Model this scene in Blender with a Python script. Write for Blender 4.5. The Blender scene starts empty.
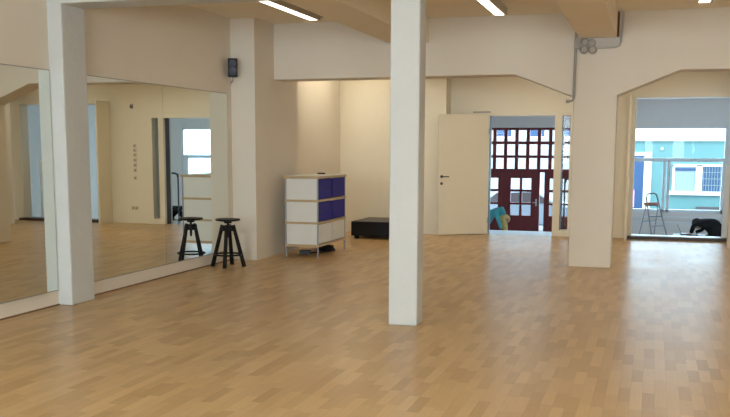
import bpy, bmesh, math, random
from mathutils import Vector, Matrix
random.seed(4)
S = bpy.context.scene
C = S.collection
PI = math.pi

# ---------------------------------------------------------------- camera
yaw, pitch, roll = math.radians(-16.98), math.radians(7.857), math.radians(0.2346)
fw = Vector((math.sin(yaw)*math.cos(pitch), math.cos(yaw)*math.cos(pitch), -math.sin(pitch)))
rt = Vector((math.cos(yaw), -math.sin(yaw), 0)); up = rt.cross(fw)
r2 = math.cos(roll)*rt + math.sin(roll)*up; u2 = -math.sin(roll)*rt + math.cos(roll)*up
cd = bpy.data.cameras.new('camera'); cam = bpy.data.objects.new('camera', cd); C.objects.link(cam)
m = Matrix((( r2.x, u2.x, -fw.x, 0), (r2.y, u2.y, -fw.y, 0), (r2.z, u2.z, -fw.z, 1.5), (0, 0, 0, 1)))
cam.matrix_world = m
cd.sensor_width = 36; cd.lens = 934.17/730*36; cd.shift_y = 68.72/730; cd.clip_end = 300
S.camera = cam

# ---------------------------------------------------------------- world, light, exposure
W = bpy.data.worlds.new('sky'); S.world = W; W.use_nodes = True
bg = W.node_tree.nodes['Background']
bg.inputs[0].default_value = (0.80, 0.92, 1.0, 1); bg.inputs[1].default_value = 7.0
S.view_settings.view_transform = 'Standard'; S.view_settings.look = 'None'
S.view_settings.exposure = -0.09; S.view_settings.gamma = 1
TUBE_POWER = 5.6
REAR_DAY = 210.0

def area(name, loc, rot, sx, sy, power, col):
    l = bpy.data.lights.new(name, 'AREA'); l.shape = 'RECTANGLE'; l.size = sx; l.size_y = sy
    l.energy = power; l.color = col
    o = bpy.data.objects.new(name, l); C.objects.link(o); o.location = loc; o.rotation_euler = rot
    return o
DAY = (0.74, 0.90, 1.0)
# daylight entering through the windows of the rear wall (behind the camera)
for wx in (-4.0, -1.0, 2.0):
    area('window_daylight', (wx, -3.25, 1.85), (math.radians(90), 0, 0), 2.0, 1.9, REAR_DAY, DAY)
# daylight entering through the street windows and the panes of the gate of the lower hall
for px_, sx_, pw in ((.58, 2.6, 125), (2.9, 1.4, 68), (-3.6, 3.0, 105)):
    area('window_daylight', (px_, 27.32, .95), (math.radians(-90), 0, 0), sx_, 2.3, pw, (.42, .76, 1.0))

# ---------------------------------------------------------------- materials
def newmat(name):
    mt = bpy.data.materials.new(name); mt.use_nodes = True
    return mt, mt.node_tree, mt.node_tree.nodes['Principled BSDF']

def mat(name, col, rough=.6, metal=0, noise=0.0, scale=8, bump=0.0, bscale=60, spec=.5):
    mt, nt, b = newmat(name)
    b.inputs['Base Color'].default_value = (*col, 1)
    b.inputs['Roughness'].default_value = rough; b.inputs['Metallic'].default_value = metal
    b.inputs['Specular IOR Level'].default_value = spec
    tc = nt.nodes.new('ShaderNodeTexCoord')
    if noise:
        n = nt.nodes.new('ShaderNodeTexNoise'); n.inputs['Scale'].default_value = scale; n.inputs['Detail'].default_value = 5
        nt.links.new(tc.outputs['Object'], n.inputs['Vector'])
        mx = nt.nodes.new('ShaderNodeMix'); mx.data_type = 'RGBA'
        mx.inputs[6].default_value = (*[c*(1-noise) for c in col], 1)
        mx.inputs[7].default_value = (*[min(1, c*(1+noise)) for c in col], 1)
        nt.links.new(n.outputs['Fac'], mx.inputs[0]); nt.links.new(mx.outputs[2], b.inputs['Base Color'])
    if bump:
        n2 = nt.nodes.new('ShaderNodeTexNoise'); n2.inputs['Scale'].default_value = bscale; n2.inputs['Detail'].default_value = 4
        nt.links.new(tc.outputs['Object'], n2.inputs['Vector'])
        bp = nt.nodes.new('ShaderNodeBump'); bp.inputs['Strength'].default_value = bump; bp.inputs['Distance'].default_value = .01
        nt.links.new(n2.outputs['Fac'], bp.inputs['Height']); nt.links.new(bp.outputs[0], b.inputs['Normal'])
    return mt

M = {}
M['paint'] = mat('wall_paint', (.78, .71, .612), .85, noise=.03, scale=2.5, bump=.15, bscale=35)
M['pillar'] = mat('pillar_paint', (.60, .61, .60), .7, noise=.04, scale=5, bump=.5, bscale=14)
M['ceil'] = mat('ceiling_paint', (.86, .77, .62), .85, noise=.03, scale=1.5)
M['cream'] = mat('cream_lacquer', (.86, .79, .64), .45, noise=.02, scale=3)
M['cool'] = mat('hall_paint', (.82, .76, .72), .85, noise=.03, scale=2)
M['hall_floor'] = mat('hall_floor', (.60, .62, .66), .35, noise=.06, scale=6)
M['landing'] = mat('landing_floor', (.30, .29, .30), .3, noise=.05, scale=6)
M['brown'] = mat('dark_brown_wood', (.055, .028, .02), .45, noise=.2, scale=12)
M['cork'] = mat('cork_strip', (.22, .12, .07), .7, noise=.2, scale=30)
M['black'] = mat('black_lacquer', (.008, .008, .010), .5, noise=.2, scale=10, spec=.25)
M['blackfab'] = mat('black_fabric', (.012, .012, .014), .9, noise=.3, scale=25, bump=.3, bscale=80)
M['chrome'] = mat('brushed_steel', (.55, .56, .58), .3, 1, noise=.04, scale=30)
M['alu'] = mat('aluminium', (.30, .32, .36), .45, .3, noise=.04, scale=20)
M['pipe'] = mat('grey_pipe', (.34, .31, .28), .5, noise=.1, scale=15)
M['pipe_light'] = mat('light_grey_pipe', (.50, .47, .43), .5, noise=.08, scale=15)
M['rust'] = mat('dark_red_primer', (.14, .05, .03), .7, noise=.25, scale=25)
M['boxwhite'] = mat('white_laminate', (.74, .73, .68), .4, noise=.02, scale=4)
M['panelwhite'] = mat('white_panel', (.88, .90, .93), .5, noise=.02, scale=4)
M['birch'] = mat('birch_edge', (.50, .36, .20), .5, noise=.15, scale=30)
M['blue'] = mat('blue_laminate', (.030, .018, .26), .6, noise=.05, scale=6, spec=.15)
M['tank'] = mat('white_frame', (.78, .81, .84), .4, noise=.02, scale=5)
M['red'] = mat('red_gate_wood', (.17, .013, .016), .45, noise=.15, scale=14)
M['cyan'] = mat('cyan_render', (.10, .25, .27), .9, noise=.05, scale=1.5, bump=.2, bscale=20)
M['pale'] = mat('pale_render', (.40, .44, .46), .9, noise=.05, scale=1.5)
M['asphalt'] = mat('asphalt', (.16, .17, .18), .9, noise=.2, scale=6)
M['bluedoor'] = mat('blue_door_paint', (.02, .075, .19), .5, noise=.1, scale=4)
M['pink'] = mat('pink_poster', (.60, .38, .55), .6, noise=.3, scale=7)
M['curtain'] = mat('curtain', (.22, .33, .35), .9, noise=.1, scale=8)
M['teal'] = mat('turquoise_cloth', (.10, .50, .58), .85, noise=.15, scale=18, bump=.2, bscale=40)
M['navy'] = mat('navy_cloth', (.01, .02, .09), .85, noise=.2, scale=18)
M['skin'] = mat('skin', (.55, .34, .24), .55, noise=.05, scale=20)
M['hair_blond'] = mat('blond_hair', (.80, .62, .22), .6, noise=.25, scale=40, bump=.4, bscale=60)
M['hair_dark'] = mat('dark_hair', (.010, .008, .008), .5, noise=.3, scale=40, bump=.4, bscale=60)
M['carblue'] = mat('car_paint', (.25, .36, .45), .3, .3, noise=.03, scale=3)
M['tyre'] = mat('tyre', (.015, .015, .015), .8, noise=.1, scale=10)
M['orange'] = mat('orange_plastic', (.55, .22, .06), .5, noise=.1, scale=10)
M['pinkp'] = mat('pink_plastic', (.60, .25, .28), .5, noise=.1, scale=10)
M['darkgrey'] = mat('dark_grey', (.06, .06, .07), .5, noise=.1, scale=10)
M['cone'] = mat('speaker_cone', (.015, .022, .05), .45, noise=.1, scale=10)
M['socket'] = mat('socket_plastic', (.70, .62, .50), .4, noise=.02, scale=5)
M['switchgrey'] = mat('switch_plate', (.33, .27, .19), .5, noise=.02, scale=5)

def m_mirror():
    mt, nt, b = newmat('mirror_silver')
    n = nt.nodes.new('ShaderNodeTexNoise'); n.inputs['Scale'].default_value = .7
    r = nt.nodes.new('ShaderNodeMapRange'); r.inputs[3].default_value = .0; r.inputs[4].default_value = .015
    nt.links.new(n.outputs['Fac'], r.inputs[0]); nt.links.new(r.outputs[0], b.inputs['Roughness'])
    b.inputs['Base Color'].default_value = (.80, .83, .78, 1); b.inputs['Metallic'].default_value = 1
    return mt
M['mirror'] = m_mirror()

def m_glass():
    mt = bpy.data.materials.new('clear_glass'); mt.use_nodes = True; nt = mt.node_tree
    for n in list(nt.nodes): nt.nodes.remove(n)
    out = nt.nodes.new('ShaderNodeOutputMaterial'); tr = nt.nodes.new('ShaderNodeBsdfTransparent')
    gl = nt.nodes.new('ShaderNodeBsdfGlossy'); gl.inputs['Roughness'].default_value = .02
    fr = nt.nodes.new('ShaderNodeFresnel'); fr.inputs[0].default_value = 1.45
    ns = nt.nodes.new('ShaderNodeTexNoise'); ns.inputs['Scale'].default_value = 2
    mr = nt.nodes.new('ShaderNodeMapRange'); mr.inputs[3].default_value = .93; mr.inputs[4].default_value = .97
    cb = nt.nodes.new('ShaderNodeCombineColor')
    nt.links.new(ns.outputs['Fac'], mr.inputs[0])
    for k in range(3): nt.links.new(mr.outputs[0], cb.inputs[k])
    nt.links.new(cb.outputs[0], tr.inputs[0])
    mx = nt.nodes.new('ShaderNodeMixShader')
    sc_ = nt.nodes.new('ShaderNodeMath'); sc_.operation = 'MULTIPLY'; sc_.inputs[1].default_value = .3; nt.links.new(fr.outputs[0], sc_.inputs[0]); nt.links.new(sc_.outputs[0], mx.inputs[0]); nt.links.new(tr.outputs[0], mx.inputs[1]); nt.links.new(gl.outputs[0], mx.inputs[2])
    nt.links.new(mx.outputs[0], out.inputs[0])
    return mt
M['glass'] = m_glass()

def m_emit(name, col, s):
    mt, nt, b = newmat(name)
    b.inputs['Base Color'].default_value = (.9, .9, .88, 1)
    b.inputs['Emission Color'].default_value = (*col, 1); b.inputs['Emission Strength'].default_value = s
    return mt
M['tube'] = m_emit('fluorescent_tube', (1, .88, .70), TUBE_POWER)
M['tube_bright'] = m_emit('bright_fluorescent_tube', (1, .89, .68), TUBE_POWER*6.0)

def m_parquet():
    mt, nt, b = newmat('oak_strip_parquet')
    N, L = nt.nodes, nt.links
    tc = N.new('ShaderNodeTexCoord'); sp = N.new('ShaderNodeSeparateXYZ'); L.new(tc.outputs['Object'], sp.inputs[0])
    def mth(op, a, bb=None, v=None):
        n = N.new('ShaderNodeMath'); n.operation = op
        L.new(a, n.inputs[0])
        if bb is not None: L.new(bb, n.inputs[1])
        if v is not None: n.inputs[1].default_value = v
        return n.outputs[0]
    row = mth('FLOOR', mth('DIVIDE', sp.outputs[0], v=.072))
    wn = N.new('ShaderNodeTexWhiteNoise'); wn.noise_dimensions = '1D'; L.new(row, wn.inputs['W'])
    yy = mth('ADD', mth('DIVIDE', sp.outputs[1], v=.34), wn.outputs['Value'])
    yy = mth('ADD', yy, mth('MULTIPLY', row, v=.37))
    cell = mth('FLOOR', yy)
    cx = N.new('ShaderNodeCombineXYZ'); L.new(row, cx.inputs[0]); L.new(cell, cx.inputs[1])
    w2 = N.new('ShaderNodeTexWhiteNoise'); w2.noise_dimensions = '2D'; L.new(cx.outputs[0], w2.inputs['Vector'])
    rp = N.new('ShaderNodeValToRGB'); e = rp.color_ramp.elements
    e[0].position = 0; e[0].color = (.46, .285, .120, 1); e[1].position = 1; e[1].color = (.615, .42, .205, 1)
    k = e.new(.5); k.color = (.55, .36, .165, 1)
    L.new(w2.outputs['Value'], rp.inputs[0])
    # grain
    mp = N.new('ShaderNodeMapping'); mp.inputs['Scale'].default_value = (90, 5, 1); L.new(tc.outputs['Object'], mp.inputs[0])
    ng = N.new('ShaderNodeTexNoise'); ng.inputs['Scale'].default_value = 1; ng.inputs['Detail'].default_value = 6; L.new(mp.outputs[0], ng.inputs['Vector'])
    mr = N.new('ShaderNodeMapRange'); mr.inputs[3].default_value = .88; mr.inputs[4].default_value = 1.12; L.new(ng.outputs['Fac'], mr.inputs[0])
    # seams between strips
    fx = mth('FRACT', mth('DIVIDE', sp.outputs[0], v=.072)); fy = mth('FRACT', yy)
    sx = mth('GREATER_THAN', fx, v=.03); sy = mth('GREATER_THAN', fy, v=.008)
    sm = mth('MULTIPLY', sx, sy); sm2 = N.new('ShaderNodeMapRange'); sm2.inputs[3].default_value = .82; sm2.inputs[4].default_value = 1; L.new(sm, sm2.inputs[0])
    tot = mth('MULTIPLY', mr.outputs[0], sm2.outputs[0])
    vm = N.new('ShaderNodeVectorMath'); vm.operation = 'SCALE'; L.new(rp.outputs[0], vm.inputs[0]); L.new(tot, vm.inputs['Scale'])
    L.new(vm.outputs[0], b.inputs['Base Color'])
    # worn satin varnish
    nr = N.new('ShaderNodeTexNoise'); nr.inputs['Scale'].default_value = 1.3; nr.inputs['Detail'].default_value = 4; L.new(tc.outputs['Object'], nr.inputs['Vector'])
    rr = N.new('ShaderNodeMapRange'); rr.inputs[3].default_value = .26; rr.inputs[4].default_value = .40; L.new(nr.outputs['Fac'], rr.inputs[0])
    L.new(rr.outputs[0], b.inputs['Roughness'])
    b.inputs['Specular IOR Level'].default_value = .5
    nb = N.new('ShaderNodeTexNoise'); nb.inputs['Scale'].default_value = 9; L.new(tc.outputs['Object'], nb.inputs['Vector'])
    bp = N.new('ShaderNodeBump'); bp.inputs['Strength'].default_value = .04; bp.inputs['Distance'].default_value = .01
    L.new(nb.outputs['Fac'], bp.inputs['Height']); L.new(bp.outputs[0], b.inputs['Normal'])
    return mt
M['parquet'] = m_parquet()

# ---------------------------------------------------------------- mesh helpers
class MB:
    def __init__(s): s.bm = bmesh.new()
    def box(s, x0, x1, y0, y1, z0, z1, bev=0):
        r = bmesh.ops.create_cube(s.bm, size=1)
        vs = r['verts']
        bmesh.ops.scale(s.bm, vec=(x1-x0, y1-y0, z1-z0), verts=vs)
        bmesh.ops.translate(s.bm, vec=((x0+x1)/2, (y0+y1)/2, (z0+z1)/2), verts=vs)
        if bev:
            es = list({e for v in vs for e in v.link_edges})
            bmesh.ops.bevel(s.bm, geom=es, offset=bev, segments=2, affect='EDGES', profile=.6)
        return s
    def bar(s, a, b, r0, r1=None, n=12, square=False):
        a, b = Vector(a), Vector(b); d = b-a
        r1 = r0 if r1 is None else r1
        k = 4 if square else n
        r = bmesh.ops.create_cone(s.bm, cap_ends=True, segments=k, radius1=r0, radius2=r1, depth=d.length)
        q = Vector((0, 0, 1)).rotation_difference(d.normalized()).to_matrix().to_4x4()
        bmesh.ops.transform(s.bm, matrix=Matrix.Translation((a+b)/2) @ q, verts=r['verts'])
        return s
    def lathe(s, prof, c=(0, 0, 0), n=32, axis=None):
        ring = []
        mt = Matrix.Translation(c)
        if axis is not None: mt = mt @ Vector((0, 0, 1)).rotation_difference(Vector(axis).normalized()).to_matrix().to_4x4()
        for (r, z) in prof:
            ring.append([s.bm.verts.new(mt @ Vector((max(r, 1e-4)*math.cos(2*PI*i/n), max(r, 1e-4)*math.sin(2*PI*i/n), z))) for i in range(n)])
        for a, b in zip(ring, ring[1:]):
            for i in range(n):
                s.bm.faces.new((a[i], a[(i+1) % n], b[(i+1) % n], b[i]))
        s.bm.faces.new(ring[0][::-1]); s.bm.faces.new(ring[-1])
        return s
    def torus(s, c, R, r, n=32, k=8, axis=None, sq=1.0):
        mt = Matrix.Translation(c)
        if axis is not None: mt = mt @ Vector((0, 0, 1)).rotation_difference(Vector(axis).normalized()).to_matrix().to_4x4()
        g = [[s.bm.verts.new(mt @ Vector(((R+r*math.cos(2*PI*j/k))*math.cos(2*PI*i/n), (R+r*math.cos(2*PI*j/k))*math.sin(2*PI*i/n), sq*r*math.sin(2*PI*j/k)))) for j in range(k)] for i in range(n)]
        for i in range(n):
            for j in range(k):
                s.bm.faces.new((g[i][j], g[(i+1) % n][j], g[(i+1) % n][(j+1) % k], g[i][(j+1) % k]))
        return s
    def tube(s, pts, r, k=8):
        pts = [Vector(p) for p in pts]; rings = []
        for i, p in enumerate(pts):
            t = (pts[min(i+1, len(pts)-1)]-pts[max(i-1, 0)]).normalized()
            a = t.cross(Vector((0, 0, 1)));
            if a.length < .05: a = t.cross(Vector((0, 1, 0)))
            a.normalize(); b = t.cross(a)
            rings.append([s.bm.verts.new(p + r*(math.cos(2*PI*j/k)*a + math.sin(2*PI*j/k)*b)) for j in range(k)])
        for A, B in zip(rings, rings[1:]):
            for j in range(k): s.bm.faces.new((A[j], A[(j+1) % k], B[(j+1) % k], B[j]))
        s.bm.faces.new(rings[0][::-1]); s.bm.faces.new(rings[-1])
        return s
    def prismY(s, pts, y0, y1):   # polygon in XZ extruded along Y
        a = [s.bm.verts.new((x, y0, z)) for x, z in pts]; b = [s.bm.verts.new((x, y1, z)) for x, z in pts]
        n = len(pts)
        s.bm.faces.new(a); s.bm.faces.new(b[::-1])
        for i in range(n): s.bm.faces.new((a[i], b[i], b[(i+1) % n], a[(i+1) % n]))
        return s
    def build(s, name, mt, parent=None, smooth=False, bevel=0):
        bmesh.ops.recalc_face_normals(s.bm, faces=s.bm.faces)
        me = bpy.data.meshes.new(name); s.bm.to_mesh(me); s.bm.free()
        me.materials.append(M[mt] if isinstance(mt, str) else mt)
        if smooth:
            for p in me.polygons: p.use_smooth = True
            try: me.set_sharp_from_angle(angle=math.radians(40))
            except Exception: pass
        o = bpy.data.objects.new(name, me); C.objects.link(o)
        if parent is not None:
            o.parent = parent; o.matrix_parent_inverse = parent.matrix_world.inverted() if False else Matrix.Identity(4)
        if bevel:
            bv = o.modifiers.new('bevel', 'BEVEL'); bv.width = bevel; bv.segments = 2; bv.limit_method = 'ANGLE'
        return o

def tag(o, label, cat, group=None):
    o['label'] = label; o['category'] = cat
    if group: o['group'] = group
    return o
def struct(o, label=None):
    o['kind'] = 'structure'
    if label: o['label'] = label
    return o
def thing(name, loc, label, cat, rz=0, group=None):
    o = bpy.data.objects.new(name, None); C.objects.link(o); o.location = loc; o.rotation_euler = (0, 0, rz)
    o.empty_display_size = .1
    return tag(o, label, cat, group)

XW = -5.39
# ================================================================ THE ROOM
struct(MB().box(-5.6, 3.8, -3.2, 16.52, -.2, 0).build('floor', 'parquet'))
struct(MB().box(-5.6, 3.8, -3.2, 16.7, 3.18, 3.4).build('ceiling', 'ceil'))
struct(MB().box(-5.6, XW, -3.2, 16.7, -.2, 3.2).box(XW-.01, -5.05, 11.54, 13.1, 0, 3.19).build('wall_left', 'paint'))
struct(MB().box(3.6, 3.8, -3.2, 16.7, -.2, 3.2).build('wall_right', 'paint'))
# back wall with the door opening and the wide opening
wb = MB().box(XW-.01, -3.46, 16.1, 16.7, -.2, 3.19)
wb.prismY([(-3.46, -.2), (-2.86, -.2), (-2.86, 2.13), (-1.23, 2.13), (-1.23, -.2), (-.37, -.2), (-.37, 2.36), (1.73, 2.36), (1.73, -.2), (3.61, -.2), (3.61, 3.19), (-3.46, 3.19)], 16.5, 16.7)
struct(wb.build('wall_back', 'cream'))
# rear wall, behind the camera, with three windows
wr = MB().box(-5.6, 3.8, -3.2, -3.0, -.2, .9).box(-5.6, 3.8, -3.2, -3.0, 2.8, 3.2)
for x0, x1 in ((-5.6, -5.0), (-3.0, -2.0), (0.0, 1.0), (3.0, 3.8)): wr.box(x0, x1, -3.2, -3.0, .89, 2.81)
struct(wr.build('wall_rear', 'paint'))
for k, x in enumerate((-4, -1, 2)):
    w = MB()
    for a, b in ((-1, -.94), (-.03, .03), (.94, 1)): w.box(x+a, x+b, -3.15, -3.06, .9, 2.8)
    for a, b in ((.9, .96), (2.2, 2.25), (2.74, 2.8)): w.box(x-1, x+1, -3.15, -3.06, a, b)
    wo = struct(w.build('window_%d' % (k+4), 'tank'))

# beams and pillars
BZ, LZ, CZ = 2.43, 2.868, 3.19
poly = [(-5.06, CZ), (-5.06, BZ), (-1.74, BZ+.012), (-.99, 2.15), (-.99, CZ)]
poly2 = [(-.99, CZ), (-.99, 0), (-.46, 0), (-.46, 2.165), (.27, 2.46), (.95, 2.46), (1.62, 2.17), (1.62, 0), (2.1, 0), (2.1, 2.17), (2.7, 2.46), (3.61, 2.46), (3.61, CZ)]
struct(MB().prismY(poly, 12.2, 12.6).build('cross_beam', 'paint', bevel=.012), 'deep haunched cross beam left of the rear pillar')
struct(MB().prismY(poly2, 12.2, 12.6).build('pillar', 'paint', bevel=.012), 'wide cream pillar between the doorway and the wide opening with the haunched beam it carries')
struct(MB().prismY([(-5.4, CZ), (-5.4, 2.80), (3.61, 2.80), (3.61, CZ)], 7.6, 7.98).build('cross_beam', 'pillar', bevel=.01), 'cross beam over the row of front pillars')
for x0, x1 in ((-3.39, -2.87), (-.94, -.49), (1.55, 2.05)):
    struct(MB().box(x0, x1, -3.01, 12.21, LZ, CZ).box(x0, x1, 12.59, 16.11, LZ, CZ).build('ceiling_beam', 'ceil', bevel=.008), 'shallow ceiling beam running the length of the room')
def pillar(x0, x1, y0, y1, z1, mt, label):
    p = MB().box(x0, x1, y0, y1, 0, z1)
    bmesh.ops.subdivide_edges(p.bm, edges=p.bm.edges[:], cuts=3, use_grid_fill=True)
    o = p.build('pillar', mt, bevel=.014); return struct(o, label)
pillar(-2.112, -1.86, 7.6, 7.82, 2.81, 'pillar', 'white square pillar standing free in the middle of the floor')
pillar(XW-.01, -5.24, 7.6, 7.985, 2.81, 'pillar', 'white painted pillar against the mirrored wall')
pillar(1.15, 1.45, 15.2, 15.5, 3.19, 'paint', 'slim cream pillar seen only in the nearer mirror')

# thin strips along the floor
n = 1
for a in ((XW, XW+.012, -3, 7.6), (XW, XW+.012, 7.985, 11.54), (XW, XW+.012, 13.1, 16.1)):
    struct(MB().box(*a, 0, .012).build('trim_%d' % n, 'cork')); n += 1
struct(MB().box(-.36, 1.72, 16.36, 16.52, 0, .05, bev=.006).build('trim_%d' % n, 'brown'), 'dark brown wooden threshold of the wide opening'); n += 1
# cream linings of the two openings
f = MB().box(-3.05, -2.76, 16.44, 16.5, 2.07, 2.135).box(-2.86, -2.76, 16.44, 16.72, 0, 2.135)
f.box(-2.77, -1.22, 16.44, 16.72, 2.068, 2.135).box(-1.63, -1.51, 16.44, 16.72, 0, 2.08).box(-1.37, -1.225, 16.44, 16.72, 0, 2.08).box(-1.52, -1.36, 16.44, 16.72, 0, .10)
fr = struct(f.build('trim_%d' % n, 'cream', bevel=.004), 'cream door frame with a narrow side light'); n += 1
MB().box(-1.635, -1.63, 16.5, 16.66, 0, 2.07).box(-1.51, -1.505, 16.5, 16.66, .1, 2.07).box(-2.76, -2.755, 16.5, 16.66, 0, 2.07).build('gasket', 'darkgrey', fr)
MB().box(-1.51, -1.37, 16.575, 16.581, .10, 2.07).build('glass_pane', 'glass', fr)
MB().box(-3.05, -2.74, 16.42, 16.44, 2.125, 2.145).build('closer_rail', 'pipe', fr)
f = MB().box(-.37, -.30, 16.47, 16.72, .0, 2.36).box(-.37, 1.73, 16.47, 16.72, 2.35, 2.40).box(1.66, 1.73, 16.47, 16.72, 0, 2.36)
struct(f.build('trim_%d' % n, 'cream', bevel=.004), 'cream lining around the wide opening'); n += 1

# door leaf, swung open into the room
da, db = Vector((-2.775, 16.43, 0)), Vector((-3.55, 15.925, 0))
ang = math.atan2(db.y-da.y, db.x-da.x)
struct(MB().box(-.405, -.365, 16.05, 16.505, 0, 2.40).build('trim_%d' % n, 'cream', bevel=.004), 'narrow cream side panel edge-on at the wide opening'); n += 1
door = MB().box(0, .925, -.02, .02, .008, 2.09).build('door_1', 'cream', bevel=.004)
door.location = da; door.rotation_euler = (0, 0, ang); struct(door, 'plain cream door leaf standing open beside the doorway')
h = MB()
for sy in (1, -1):
    h.lathe([(.026, 0), (.026, .008), (.010, .009), (.010, .05)], (.865, sy*.02, 1.02), 20, (0, sy, 0))
    h.tube([(.865, sy*.068, 1.02), (.82, sy*.07, 1.02), (.745, sy*.066, 1.018)], .010)
h.build('door_handle', 'darkgrey', door, smooth=True)
k = MB()
for sy in (1, -1): k.lathe([(.024, 0), (.024, .008), (.008, .009)], (.865, sy*.02, .90), 20, (0, sy, 0))
k.build('key_plate', 'darkgrey', door, smooth=True)
for z in (.25, 1.8): MB().bar((-.008, .022, z-.05), (-.008, .022, z+.05), .009).build('hinge', 'chrome', door)

# ================================================================ LOWER HALL BEHIND THE OPENINGS
LF = -1.1
struct(MB().box(-6, 5, 16.52, 17.32, -.2, 0).box(-6, 5, 16.7, 17.32, LF, -.19).build('landing', 'landing'), 'pale landing just behind the two openings')
struct(MB().box(-6.2, 5.2, 17.3, 27.2, LF-.1, LF).build('hall_floor', 'hall_floor'), 'floor of the lower entrance hall')
struct(MB().box(-6.2, 5.2, 16.7, 27.2, 2.85, 3.0).build('hall_ceiling', 'cool'), 'ceiling of the lower entrance hall')
struct(MB().box(-6.2, -6, 16.7, 27.2, LF, 2.9).build('hall_wall_left', 'cool')); struct(MB().box(5, 5.2, 16.7, 27.2, LF, 2.9).build('hall_wall_right', 'cool'))
fw_ = MB()
FY0, FY1 = 27.0, 27.25
fw_.box(-6.2, 5.2, FY0, FY1, 2.10, 3.0)
fw_.box(-6.2, -5.3, FY0, FY1, LF, 2.11).box(-1.9, -.72, FY0, FY1, LF, 2.11).box(1.87, 2.2, FY0, FY1, LF, 2.11).box(3.6, 5.2, FY0, FY1, LF, 2.11)
fw_.box(-.73, 1.88, FY0, FY1, LF, -.22).box(2.19, 3.61, FY0, FY1, LF, -.22)
struct(fw_.build('hall_wall_street', 'cool'), 'street wall of the lower entrance hall')
struct(MB().box(-.73, 1.88, 26.95, 27.0, -.36, -.33).box(-.73, 1.88, 26.93, 27.0, -.50, -.47).box(-.73, -.45, 26.9, 27.0, -.50, -.46).build('trim_%d' % n, 'tank'), 'thin ledges under the street window'); n += 1
def street_window(num, x0, x1, mull):
    w = MB()
    y0, y1 = 27.02, 27.12
    for a, b_ in [(x0, x0+.09), (x1-.09, x1)] + mull: w.box(a, b_, y0, y1, -.22, 1.22)
    for a, b_ in [(x0, x0+.05), (x1-.05, x1)]: w.box(a, b_, y0, y1, 1.2, 2.10)
    w.box(x0, x1, y0, y1, -.22, -.13).box(x0, x1, y0-.01, y1, 1.17, 1.27).box(x0, x1, y0, y1, 2.06, 2.11)
    wo = struct(w.build('window_%d' % num, 'tank', bevel=.006))
    MB().box(x0+.04, x1-.04, 27.06, 27.066, -.15, 2.08).build('window_pane', 'glass', wo)
    return wo
w1 = street_window(1, -.73, 1.88, [(.27, .345), (.385, .47)])
w2 = street_window(2, 2.2, 3.6, [(3.40, 3.52)])
MB().box(.445, .465, 27.0, 27.02, .35, .50).build('window_handle', 'chrome', w1)

# white half-height panel inside the wide opening
o = MB().box(1.185, 1.76, 17.16, 17.22, 0, 1.24, bev=.008).build('partition_panel', 'panelwhite')
tag(o, 'white half-height panel standing in the right side of the wide opening', 'partition')
# handrail on the landing
r = thing('handrail', (-1.15, 17.22, 0), 'dark metal handrail on the landing, seen in the larger mirror', 'handrail')
MB().tube([(.33, 0, .98), (-.28, 0, .98), (-.33, 0, .96), (-.35, 0, .90)], .02).build('rail', 'darkgrey', r, smooth=True)
for x in (-.35, .33): MB().bar((x, 0, 0), (x, 0, .97), .014).build('post', 'darkgrey', r)

# red gate with small panes
g = thing('entrance_gate', (0, 27.1, 0), 'dark red wooden entrance gate with rows of small square panes', 'gate')
P, X0 = .3165, -4.655
cols = [X0 + P*i for i in range(-2, 9)]           # left edges of pane columns
def grid(x0, x1, z0, z1, xs, zs, name):
    """a wooden panel with rectangular holes; xs / zs are open intervals"""
    w = MB(); xe = [x0]; 
    for a, b_ in xs: xe += [a, b_]
    xe.append(x1)
    for i in range(0, len(xe), 2):
        if xe[i+1]-xe[i] > .001: w.box(xe[i], xe[i+1], -.04, .04, z0, z1)
    ze = [z0]
    for a, b_ in zs: ze += [a, b_]
    ze.append(z1)
    for a, b_ in xs:
        for i in range(0, len(ze), 2):
            if ze[i+1]-ze[i] > .001: w.box(a, b_, -.03, .03, ze[i], ze[i+1])
    o = w.build(name, 'red', g)
    for a, b_ in xs:
        for c_, d_ in zs: MB().box(a, b_, -.003, .003, c_, d_).build('pane', 'glass', o)
    return o
xs = [(c+.012, c+.232) for c in cols]
grid(-5.3, -1.9, .84, 2.11, xs, [(.935, 1.245), (1.32, 1.63), (1.715, 2.03)], 'transom')
zr = [(-.40, -.09), (-.03, .28), (.35, .67)]
grid(-5.3, -4.15, LF, .84, [(-4.97, -4.72), (-4.60, -4.25)], zr, 'fixed_leaf')
dl = grid(-4.148, -3.06, LF+.01, .842, [(-3.885, -3.63), (-3.56, -3.30)], zr, 'gate_leaf')
MB().box(-3.17, -3.13, -.06, -.04, -.12, .08).tube([(-3.15, -.05, -.02), (-3.15, -.11, -.02), (-3.24, -.11, -.02)], .012).build('handle', 'chrome', dl)
grid(-2.93, -1.9, LF, .84, [(-2.78, -2.50), (-2.42, -2.20)], zr, 'fixed_leaf')

# ================================================================ STREET
struct(MB().box(-30, 40, 27.25, 60, LF-.3, LF-.15).build('street_ground', 'asphalt'))
bl = thing('garage_building', (0, 36, 0), 'low turquoise rendered building across the street', 'building')
MB().box(-1.6, 12, 0, 6, LF-.2, 1.80).build('wall', 'cyan', bl)
MB().box(-1.65, 12.05, -.08, 6, 1.80, 1.86).build('parapet', 'pale', bl)
d = MB().box(-1.5, -.30, -.05, 0, -1.2, 1.12).build('door', 'bluedoor', bl)
MB().box(-.30, -.04, -.07, .0, -1.2, 1.25).box(-1.6, -.04, -.07, 0, 1.28, 1.40).box(-1.6, -.22, -.09, 0, 1.12, 1.16).build('door_frame', 'tank', bl)
MB().box(-1.6, -.24, -.06, 0, 1.16, 1.28).build('fanlight', 'bluedoor', bl)
MB().box(-1.1, -.60, -.09, -.05, -.62, .02).build('notice', 'pink', bl)
wf = MB().box(.70, 2.46, -.08, 0, .90, .98).box(.62, 2.5, -.12, 0, -.13, 0)
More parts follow.
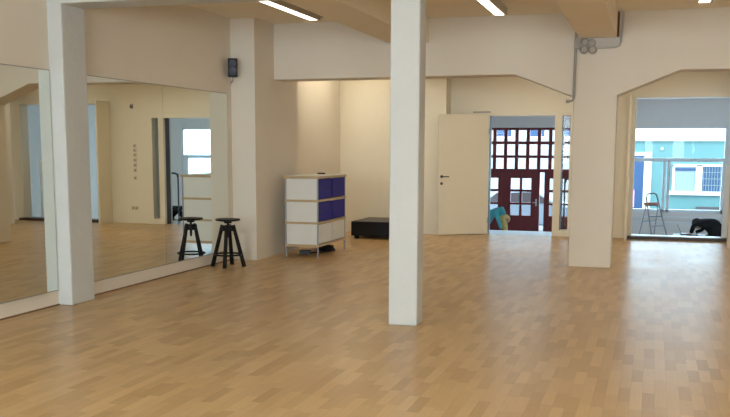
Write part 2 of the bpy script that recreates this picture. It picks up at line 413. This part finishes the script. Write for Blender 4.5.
for a, c_ in ((.70, .78), (1.50, 1.72), (2.38, 2.46)): wf.box(a, c_, -.08, 0, -.05, .95)
wf = wf.build('window', 'tank', bl)
MB().box(.78, 1.50, -.03, -.01, 0, .9).build('curtain', 'curtain', wf)
MB().box(.78, 1.50, -.05, -.03, .74, .84).build('blind', 'bluedoor', wf)
MB().box(1.72, 2.38, -.03, -.01, 0, .9).build('pane', 'bluedoor', wf)
gb = MB()
for i in range(7): gb.box(1.76+i*.095, 1.778+i*.095, -.06, -.045, 0, .9)
for z in (.22, .45, .68): gb.box(1.72, 2.38, -.06, -.045, z, z+.02)
gb.build('grille', 'curtain', wf)
MB().box(1.55, 2.45, -.06, 0, -.64, -.55).build('vent_slot', 'darkgrey', bl)
MB().lathe([(.05, 0), (.05, .06), (.02, .10)], (.30, 0, 1.52), 16, (0, -1, 0)).build('outdoor_lamp', 'tank', bl)
b2 = thing('house', (-6.5, 42, 0), 'pale two-storey house seen through the red gate', 'house')
MB().box(-9, 4.5, 0, 6, LF-.2, 3.6).build('wall', 'pale', b2)
for i in range(8):
    w = MB().box(-7.6+i*1.45, -6.7+i*1.45, -.05, 0, 1.95, 2.75).build('window', 'tank', b2)
    MB().box(-7.5+i*1.45, -6.8+i*1.45, -.06, -.05, 2.05, 2.65).build('pane', 'bluedoor', w)
MB().box(-9.3, 4.8, -.3, 6.3, 3.6, 3.8).build('roof', 'brown', b2)

# car beyond the gate
car = thing('car', (-4.3, 31.2, LF-.15), 'pale blue car parked in the street beyond the red gate', 'car')
body = [(-2.1, .30), (-2.12, .62), (-1.95, .82), (-1.1, .93), (-.55, 1.38), (.75, 1.44), (1.45, 1.02), (2.0, .92), (2.12, .62), (2.1, .30)]
cb = MB().prismY(body, -.82, .82).build('body', 'carblue', car, bevel=.06)
MB().prismY([(-.98, .97), (-.50, 1.33), (.70, 1.38), (1.28, 1.03)], -.83, .83).build('side_window', 'darkgrey', car)
for x in (-1.3, 1.35):
    for y in (-.80, .80):
        w = MB().torus((x, y, .32), .24, .085, 28, 10, (0, 1, 0)).build('wheel', 'tyre', car, smooth=True)
        MB().lathe([(.18, -.05), (.19, 0), (.10, .05)], (x, y, .32), 20, (0, -1 if y < 0 else 1, 0)).build('hubcap', 'alu', w)

# ================================================================ MIRRORS
def mirror(y0, y1, label):
    t = thing('wall_mirror', (XW, (y0+y1)/2, .15), label, 'mirror')
    hw = (y1-y0)/2
    MB().box(.002, .010, -hw, hw, 0, 2.05).build('glass_sheet', 'mirror', t)
    MB().box(0, .013, -hw, hw, 2.05, 2.057).build('top_clip_strip', 'pipe', t)
    MB().box(0, .014, -hw, hw, -.008, 0).build('bottom_clip_strip', 'pipe', t)
    return t
mirror(5.0, 7.585, 'large frameless mirror left of the wall pillar, cut by the left edge of the photo')
mirror(7.99, 9.680, 'frameless mirror panel between the wall pillar and the vertical mirror joint')
mirror(9.683, 11.38, 'frameless mirror panel beside the black stool and below the loudspeaker')

# ================================================================ CEILING LIGHTS
def light(x, y0, y1, label, bright=False):
    t = thing('ceiling_light', (x, (y0+y1)/2, 3.18), label, 'ceiling light', group='fluorescent ceiling lights')
    L_ = (y1-y0)/2
    hs = MB().box(-.075, .075, -L_, L_, -.05, .004).box(-.075, -.068, -L_, L_, -.088, -.05).box(.050, .075, -L_, L_, -.088, -.05).box(-.075, .075, L_-.008, L_, -.088, -.05).box(-.075, .075, -L_, -L_+.008, -.088, -.05).build('housing', 'pipe_light', t)
    MB().box(-.068, .050, -L_+.008, L_-.008, -.082, -.05).build('tube', 'tube_bright' if bright else 'tube', t)
    MB().box(-.03, .03, L_, L_+.12, -.02, 0).bar((0, L_+.12, -.012), (0, L_+.30, -.012), .008).build('cable_clip', 'pipe', t)
light(-4.15, 8.9, 11.38, 'long fluorescent ceiling light over the mirrored wall side, leftmost of three')
light(-1.83, 9.1, 11.56, 'fluorescent ceiling light to the right of the free-standing pillar')
light(.47, 8.7, 11.18, 'fluorescent ceiling light whose tip shows at the top right corner')
light(-4.82, 13.9, 15.6, 'fluorescent ceiling light tucked behind the wall projection in the far left bay', True)
for x, nm in ((-1.93, 'bay before the doorway'), (.55, 'bay before the wide opening')):
    light(x, 13.6, 15.2, 'fluorescent ceiling light hidden behind the cross beam in the ' + nm, True)
light(2.8, 8.7, 11.2, 'added unseen fill light in the right hand bay, outside the frame', True)  # added lamp, out of view, to brighten pillar and wall sides facing right
light(2.8, 2.5, 5.0, 'added unseen fill light above the camera, far right row', True)  # second added lamp further forward, more warm light from the right
for x, nm in ((-4.32, 'left'), (-1.93, 'middle'), (.47, 'right')):
    light(x, 2.5, 5.0, 'fluorescent ceiling light above the camera, %s row' % nm)

# ================================================================ PIPES ON THE REAR PILLAR
p = thing('conduit_run', (-1.0, 12.17, 2.10), 'grey conduit with junction fittings on the corner of the rear pillar', 'pipe')
MB().bar((.013, 0, .035), (.02, 0, .84), .017).build('riser', 'pipe', p, smooth=True)
MB().tube([(.013, 0, .035), (0, 0, .005), (-.04, 0, -.005)], .014).lathe([(.02, 0), (.02, .04)], (-.04, 0, -.005), 12, (-1, 0, 0)).build('elbow', 'pipe', p, smooth=True)
MB().box(.0, .07, -.03, .025, .64, .76, bev=.008).build('junction_box', 'pipe', p)
for x, z in ((.12, .625), (.225, .62), (.13, .715), (.21, .70)):
    MB().lathe([(.0, 0), (.05, .0), (.052, .035), (.034, .055), (.0, .055)], (x, .025, z), 20, (0, -1, 0)).build('fitting', 'pipe', p, smooth=True)
MB().tube([(.06, 0, .70), (.14, -.01, .71), (.22, 0, .66), (.30, 0, .645), (.50, 0, .65), (.545, 0, .67), (.565, 0, .72), (.575, 0, 1.06)], .014).build('pipe_bend', 'pipe_light', p, smooth=True)
MB().box(.05, .54, .0, .03, .66, .765).build('back_plate', 'pipe_light', p)
MB().box(.505, .535, -.01, .03, .77, 1.07).build('steel_strip', 'rust', p)

# ================================================================ LOUDSPEAKER
sp = thing('loudspeaker', (-5.29, 11.38, 2.415), 'small black two-way loudspeaker on a bracket above the mirror corner', 'loudspeaker', rz=math.radians(24))
MB().box(-.062, .062, -.06, .06, 0, .235, bev=.008).build('cabinet', 'black', sp)
MB().lathe([(.0, .0), (.045, .0), (.048, .008), (.04, .008), (.018, .001), (.0, .004)], (0, -.06, .165), 24, (0, -1, 0)).build('tweeter', 'cone', sp, smooth=True)
MB().lathe([(.0, .0), (.050, .0), (.053, .008), (.045, .008), (.02, .001), (.0, .005)], (0, -.06, .068), 24, (0, -1, 0)).build('woofer', 'cone', sp, smooth=True)
MB().tube([(0, .06, .02), (0, .03, -.05), (-.02, .10, -.06), (-.03, .19, -.06)], .008).box(-.05, -.01, .185, .195, -.10, -.02).build('bracket', 'pipe', sp)

# ================================================================ STOOL
st = thing('bar_stool', (-5.12, 10.80, 0), 'black wooden swivel stool with a round seat beside the mirror', 'stool', rz=math.radians(12))
MB().lathe([(.0, .580), (.11, .580), (.152, .587), (.158, .598), (.154, .608), (.135, .605), (.0, .599)], n=40).build('seat', 'black', st, smooth=True)
MB().lathe([(.0, .553), (.045, .553), (.05, .563), (.05, .578), (.0, .578)], n=24).build('seat_plate', 'black', st, smooth=True)
sc = [(.014, .40)]
z = .40
while z < .55: sc += [(.014, z+.004), (.017, z+.008)]; z += .012
MB().lathe([(.0, .37), (.012, .372)] + sc + [(.014, .553)], n=16).build('screw', 'black', st, smooth=True)
MB().lathe([(.03, .455), (.075, .455), (.08, .465), (.08, .515), (.07, .525), (.03, .525)], n=8).build('hub', 'black', st)
for k in range(4):
    a = math.radians(90*k)
    c_, s_ = math.cos(a), math.sin(a)
    l = MB().bar((.205*c_, .205*s_, 0), (.070*c_, .070*s_, .53), .027, .023, square=True)
    l.build('leg', 'black', st)
MB().torus((0, 0, .155), .172, .011, 40, 8).build('footrest', 'black', st, smooth=True)

# ================================================================ CABINET
cx0, cx1, cy0, cy1 = -4.835, -4.345, 12.03, 13.22
cb = thing('storage_cabinet', (cx0, cy0, 0), 'modular cabinet of white boxes with birch edges and blue doors by the left wall', 'cabinet')
w_, l_ = cx1-cx0, cy1-cy0
rails = [(.147, .182), (.462, .492), (.766, .798), (1.084, 1.118)]
for k, (a, b_) in enumerate(rails):
    MB().box(-.005 if k < 3 else -.012, w_+(.004 if k < 3 else .012), -.004 if k < 3 else -.012, l_+.005, a, b_, bev=.003).build('shelf' if k < 3 else 'top', 'birch', cb)
MB().box(0, w_, 0, l_, 1.118, 1.122).build('top_sheet', 'boxwhite', cb)
for k in range(3):
    z0, z1 = rails[k][1], rails[k+1][0]
    MB().box(.02, w_-.02, .008, .022, z0, z1).build('side_panel', 'boxwhite', cb)
    MB().box(.02, w_-.02, l_-.022, l_-.008, z0, z1).build('side_panel', 'boxwhite', cb)
    MB().box(.005, .02, .02, l_-.02, z0, z1).build('back_panel', 'boxwhite', cb)
    for j in range(2):
        y0 = .022 + j*(l_/2-.008); y1 = y0+l_/2-.036
        col = 'boxwhite' if k == 0 else 'blue'
        dr = MB().box(w_-.022, w_-.006, y0, y1, z0+.008, z1-.008, bev=.003).build('door', col, cb)
        if k == 0: dr['label'] = 'white cabinet door'
        else: dr['label'] = 'dark blue cabinet door'
        MB().lathe([(.008, 0), (.012, .004), (.008, .008)], (w_-.006, y0+.07, (z0+z1)/2), 14, (1, 0, 0)).build('lock', 'chrome' if k == 0 else 'darkgrey', dr)
    MB().box(.02, w_-.03, l_/2-.006, l_/2+.006, z0, z1).build('divider', 'darkgrey', cb)
for x in (.012, w_-.012):
    for y in (.010, l_-.010):
        MB().bar((x, y, .0), (x, y, 1.085), .012).build('leg', 'alu', cb, smooth=True)
# small things on and under the cabinet
o = MB().box(0, .05, 0, .15, 0, .02, bev=.006).build('remote_control', 'black')
o.location = (-4.62, 12.98, 1.122); o.rotation_euler = (0, 0, .9)
tag(o, 'small black remote control lying on top of the white and blue cabinet', 'remote control')
cc = MB()
for k in range(4): cc.torus((random.uniform(-.01, .01), random.uniform(-.01, .01), .012+.018*k), .13-.012*k, .010, 36, 8)
cc.tube([(.13, 0, .01), (.10, -.2, .01), (.0, -.35, .01), (-.1, -.4, .01)], .008)
o = cc.build('cable_coil', 'black', smooth=True); o.location = (-4.56, 12.98, 0.0)
tag(o, 'coil of black cable on the floor under the cabinet', 'cable')
o = MB().box(-.08, .08, -.03, .03, 0, .06, bev=.01).build('power_strip', 'darkgrey'); o.location = (-4.70, 12.45, 0)
tag(o, 'dark power strip in the shadow under the cabinet', 'power strip')

# ================================================================ BLACK PODIUM BOX
bx = thing('stage_podium', (-4.79, 14.87, 0), 'low black box podium on short feet behind the pillar by the back wall', 'podium')
MB().box(0, .92, 0, 1.0, .05, .285, bev=.012).build('body', 'black', bx)
MB().box(.012, .908, .012, .988, .283, .292, bev=.004).build('top', 'darkgrey', bx)
for x in (.08, .84):
    for y in (.08, .92): MB().box(x-.035, x+.035, y-.035, y+.035, 0, .052).build('foot', 'black', bx)

# ================================================================ SWITCHES, SOCKETS (seen in the mirror)
for i, z in enumerate((1.53, 1.44, 1.35, 1.25, 1.15, 1.05, .90)):
    t = thing('wall_switch', (-.95, 16.495, z), ('pale square wall switch, %s of the column in the mirror' %
        ('topmost', 'second from the top', 'third from the top', 'middle one', 'third from the bottom', 'second from the bottom', 'lowest')[i]), 'switch', group='column of wall switches')
    MB().box(-.035, .035, -.008, .004, -.035, .035, bev=.003).build('plate', 'socket', t)
    MB().box(-.016, .016, -.013, -.008, -.016, .016).build('rocker', 'switchgrey', t)
t = thing('power_socket', (-.92, 16.495, .30), 'double wall socket low on the cream wall, seen in the mirror', 'socket')
MB().box(-.075, .075, -.01, .004, -.04, .04, bev=.004).build('plate', 'socket', t)
for x in (-.035, .035): MB().lathe([(.022, 0), (.022, .003), (.016, .003), (.016, .001)], (x, -.01, 0), 16, (0, -1, 0)).build('outlet', 'switchgrey', t)
t = thing('wall_sensor', (-.91, 16.495, 2.30), 'small dark sensor high on the cream wall, seen in the mirror', 'sensor')
MB().box(-.03, .03, -.03, .004, -.04, .04, bev=.008).build('case', 'pipe', t)
MB().lathe([(.018, 0), (.014, .01), (.004, .014)], (0, -.03, -.01), 16, (0, -1, 0)).build('lens', 'darkgrey', t)

# ================================================================ LADDER
LY = 22.0
ld = thing('step_ladder', (0, LY, LF), 'aluminium step ladder with a rounded top loop in the lower hall', 'ladder')
def lp(x, z, dy): return (x, dy, z-LF)
A1, A2 = (-.12, .45), (.12, .45)
MB().tube([lp(.165, -1.1, -.12), lp(-.105, .44, -.12), lp(-.10, .49, -.11), lp(-.06, .52, -.09), lp(.06, .52, .09), lp(.10, .50, .11), lp(.125, .45, .12), lp(.56, -1.1, .12)], .016).build('front_frame', 'alu', ld, smooth=True)
MB().tube([lp(-.355, -1.1, -.14), lp(-.10, .26, -.12)], .012).tube([lp(.03, -1.1, .14), lp(.155, .26, .12)], .012).build('rear_frame', 'alu', ld, smooth=True)
def fx(x0, x1, z): t_ = (.45-z)/1.55; return x0+(x1-x0)*t_
for z in (.01, -.20, -.43, -.67, -.91):
    a, b_ = Vector(lp(fx(-.105, .165, z), z, -.12)), Vector(lp(fx(.125, .56, z), z, .12))
    MB().bar(a, b_, .020, square=True).build('tread', 'alu', ld)
for z in (-.10, -.65): MB().bar(lp(-.10-.255*(.26-z)/1.36, z, -.125), lp(.155-.125*(.26-z)/1.36, z, .125), .009).build('rear_brace', 'alu', ld)
MB().box(-.13, .17, -.13, .13, .245-LF, .265-LF, bev=.004).build('platform', 'alu', ld)
t = thing('paint_tray', (0, LY, .267), 'small orange and pink tray lying on the platform of the step ladder', 'tray')
MB().box(-.15, .0, -.1, .1, 0, .05, bev=.01).build('tray', 'orange', t)
MB().box(.0, .15, -.09, .09, 0, .06, bev=.01).build('box', 'pinkp', t)

# ================================================================ PEOPLE
def skin_body(name, verts, edges, mt, parent=None, sub=2, root=0):
    me = bpy.data.meshes.new(name); me.from_pydata([v[0] for v in verts], edges, []); me.materials.append(M[mt])
    o = bpy.data.objects.new(name, me); C.objects.link(o)
    s_ = o.modifiers.new('skin', 'SKIN'); s_.use_smooth_shade = True
    if not me.skin_vertices: me.attributes.new('skin', 'FLOAT', 'POINT') if False else None
    for i, v in enumerate(verts):
        r = v[1]; me.skin_vertices[0].data[i].radius = (r, r) if not isinstance(r, tuple) else r
        me.skin_vertices[0].data[i].use_root = (i == root)
    sb = o.modifiers.new('sub', 'SUBSURF'); sb.levels = sub; sb.render_levels = sub
    if parent is not None: o.parent = parent
    return o
def ensure_skin(o): pass
def chain(pts):  # helper: verts + successive edges
    return pts, [(i, i+1) for i in range(len(pts)-1)]
def hand(pfx, wrist, fdir, side, parent, s=1.0):
    """palm with four fingers and a thumb, slightly curled"""
    w, f_, sd = Vector(wrist), Vector(fdir).normalized(), Vector(side).normalized(); dn = f_.cross(sd).normalized()
    if dn.z > 0: dn = -dn
    V, E = [(w, (.024*s, .018*s)), (w+f_*.045*s, (.034*s, .016*s)), (w+f_*.085*s, (.034*s, .014*s))], [(0, 1), (1, 2)]
    palm = skin_body('hand', V, E, 'skin', parent)
    for k, ln in enumerate((.062, .072, .068, .052)):
        b0 = w+f_*.08*s+sd*(.027-.018*k)*s
        skin_body('finger', [(b0, .009*s), (b0+f_*ln*.5*s+dn*.004, .0085*s), (b0+f_*ln*.8*s+dn*.016*s, .008*s), (b0+f_*ln*s+dn*.032*s, .007*s)], [(0, 1), (1, 2), (2, 3)], 'skin', palm, 1)
    t0 = w+f_*.03*s+sd*.028*s
    skin_body('thumb', [(t0, .011*s), (t0+sd*.022*s+f_*.025*s, .010*s), (t0+sd*.028*s+f_*.052*s+dn*.01, .008*s)], [(0, 1), (1, 2)], 'skin', palm, 1)
    return palm
def head(c, face, upv, parent, hair, hairlen=0):
    """head with face, ears and hair; c centre, face = facing direction"""
    face = Vector(face).normalized(); upv = Vector(upv); upv = (upv-face*upv.dot(face)).normalized(); sd = upv.cross(face)
    R = Matrix((sd, face, upv)).transposed().to_4x4(); T = Matrix.Translation(c) @ R
    bm = bmesh.new(); bmesh.ops.create_uvsphere(bm, u_segments=24, v_segments=18, radius=1)
    for v in bm.verts:
        x, y, z = v.co
        w = .076*(1 - .22*max(0, -z)); v.co = (x*w, y*.097*(1-.10*max(0, -z)) + (.012 if z < -.3 and y > 0 else 0), z*.118)
        if y > .93 and -.25 < z < .1: v.co.y += .02
    h = MB(); h.bm = bm
    h.lathe([(.004, 0), (.012, .012), (.004, .02)], (0, .092, -.015), 8, (0, 1, -.3))           # nose
    for s_ in (-1, 1):
        h.lathe([(.010, 0), (.022, .006), (.016, .012)], (s_*.072, -.005, -.005), 12, (s_, -.2, 0))  # ears
    for v in h.bm.verts: v.co = T @ v.co
    hd = h.build('head', 'skin', parent, smooth=True)
    e = MB()
    for s_ in (-1, 1): e.lathe([(.0, 0), (.011, .002), (.0, .007)], (s_*.030, .088, .010), 12, (0, 1, 0))
    e.box(-.022, .022, .090, .098, -.052, -.046)
    for v in e.bm.verts: v.co = T @ v.co
    e.build('facial_features', 'darkgrey', hd, smooth=True)
    bm = bmesh.new(); bmesh.ops.create_uvsphere(bm, u_segments=24, v_segments=18, radius=1)
    kill = [v for v in bm.verts if v.co.y > .45 and v.co.z < .45]
    bmesh.ops.delete(bm, geom=kill, context='VERTS')
    for v in bm.verts:
        x, y, z = v.co; v.co = (x*.090, y*.112-.006, z*.128+.008)
    for v in bm.verts: v.co = T @ v.co
    hh = MB(); hh.bm = bm; hh.build('hair', hair, hd, smooth=True)
    return hd, T

# person in turquoise bending forward behind the doorway (standing on the lower hall floor)
px, py = -3.60, 21.0
pr = thing('person', (px, py, LF), 'blond person in a turquoise top bending forward beyond the doorway', 'person')
H0 = .86
body = [((0, 0, H0), (.17, .14)), ((.10, .0, H0+.26), (.15, .13)), ((.26, 0, H0+.43), (.17, .13)), ((.37, 0, H0+.40), (.13, .09)), ((.44, -.01, H0+.32), .05), ((.47, -.01, H0+.26), .05),
        ((.30, -.19, H0+.36), .065), ((.36, -.22, H0+.16), .048), ((.42, -.16, H0-.04), .034),
        ((.30, .19, H0+.36), .065), ((.40, .22, H0+.12), .048), ((.46, .16, H0-.08), .034)]
skin_body('top', body, [(0, 1), (1, 2), (2, 3), (3, 4), (4, 5), (2, 6), (6, 7), (7, 8), (2, 9), (9, 10), (10, 11)], 'teal', pr)
legs = [((0, 0, H0), .15), ((-.02, -.10, H0-.08), .11), ((.03, -.12, .46), .075), ((-.02, -.12, .09), .05), ((.02, -.12, .04), .04), ((.14, -.13, .03), .035),
        ((-.02, .10, H0-.08), .11), ((.05, .12, .46), .075), ((0, .12, .09), .05), ((.04, .12, .04), .04), ((.16, .13, .03), .035)]
skin_body('trousers', legs, [(0, 1), (1, 2), (2, 3), (3, 4), (4, 5), (0, 6), (6, 7), (7, 8), (8, 9), (9, 10)], 'blackfab', pr)
hd, T = head(Vector((.46, -.0, H0+.17)), (.35, -.3, -.85), (.7, 0, -.6), pr, 'hair_blond')
skin_body('hanging_hair', [((.43, -.02, H0+.22), (.08, .075)), ((.46, -.03, H0+.10), (.08, .08)), ((.49, -.03, H0-.04), (.065, .06)), ((.53, -.03, H0-.16), .03)], [(0, 1), (1, 2), (2, 3)], 'hair_blond', hd)
hand('l', (.42, -.16, H0-.05), (.1, 0, -1), (0, 1, 0), pr); hand('r', (.46, .16, H0-.09), (.1, 0, -1), (0, -1, 0), pr)

# person at the laptop
ty = 22.0
tb = thing('work_table', (.95, ty, LF), 'low table in the lower hall under the laptop, mostly hidden by the landing', 'table')
MB().box(-.45, .42, -.35, .35, .68, .71, bev=.005).build('tabletop', 'darkgrey', tb)
for x in (-.40, .37):
    for y in (-.3, .3): MB().box(x-.02, x+.02, y-.02, y+.02, 0, .68).build('leg', 'alu', tb)
lt = thing('laptop', (.80, ty, LF+.71), 'open black laptop in front of the hunched person in black', 'laptop')
MB().box(-.14, .22, -.17, .17, 0, .03, bev=.005).build('keyboard_base', 'black', lt)
s_ = MB().box(-.005, .005, -.17, .17, 0, .23, bev=.003).build('screen', 'darkgrey', lt); s_.location = (-.12, 0, .02); s_.rotation_euler = (0, -math.radians(24), 0)
ch = thing('office_stool', (1.42, ty, LF), 'black padded stool under the person in black', 'stool')
MB().lathe([(.0, .42), (.17, .42), (.19, .44), (.19, .47), (.0, .49)]).build('seat', 'blackfab', ch, smooth=True)
for k in range(4):
    a = PI/4+k*PI/2; MB().bar((.2*math.cos(a), .2*math.sin(a), 0), (.12*math.cos(a), .12*math.sin(a), .43), .014).build('leg', 'alu', ch)
p2 = thing('person', (1.42, ty, LF), 'person in black sitting hunched over a laptop in the lower hall', 'person')
bd = [((0, 0, .60), (.20, .19)), ((.0, 0, .80), (.20, .18)), ((-.10, 0, .96), (.20, .16)), ((-.27, 0, 1.04), (.18, .12)), ((-.37, 0, 1.01), .07),
      ((-.30, -.20, 1.00), .075), ((-.49, -.20, .97), .06), ((-.545, -.13, .76), .045),
      ((-.30, .20, .95), .06), ((-.28, .24, .82), .05), ((-.44, .16, .765), .036)]
skin_body('jacket', bd, [(0, 1), (1, 2), (2, 3), (3, 4), (3, 5), (5, 6), (6, 7), (3, 8), (8, 9), (9, 10)], 'blackfab', p2)
lg = [((0, 0, .58), .16), ((-.08, -.10, .57), .10), ((-.45, -.14, .58), .07), ((-.42, -.14, .10), .05), ((-.44, -.14, .05), .04), ((-.56, -.15, .035), .035),
      ((-.08, .10, .57), .10), ((-.45, .14, .58), .07), ((-.42, .14, .10), .05), ((-.44, .14, .05), .04), ((-.56, .15, .035), .035)]
skin_body('trousers', lg, [(0, 1), (1, 2), (2, 3), (3, 4), (4, 5), (0, 6), (6, 7), (7, 8), (8, 9), (9, 10)], 'blackfab', p2)
head(Vector((-.41, .02, .965)), (-.6, 0, -.75), (-.75, 0, .5), p2, 'hair_dark')
hand('l', (-.535, -.13, .755), (-1, .2, -.1), (0, 1, 0), p2); hand('r', (-.45, .15, .76), (-1, -.2, -.1), (0, -1, 0), p2)
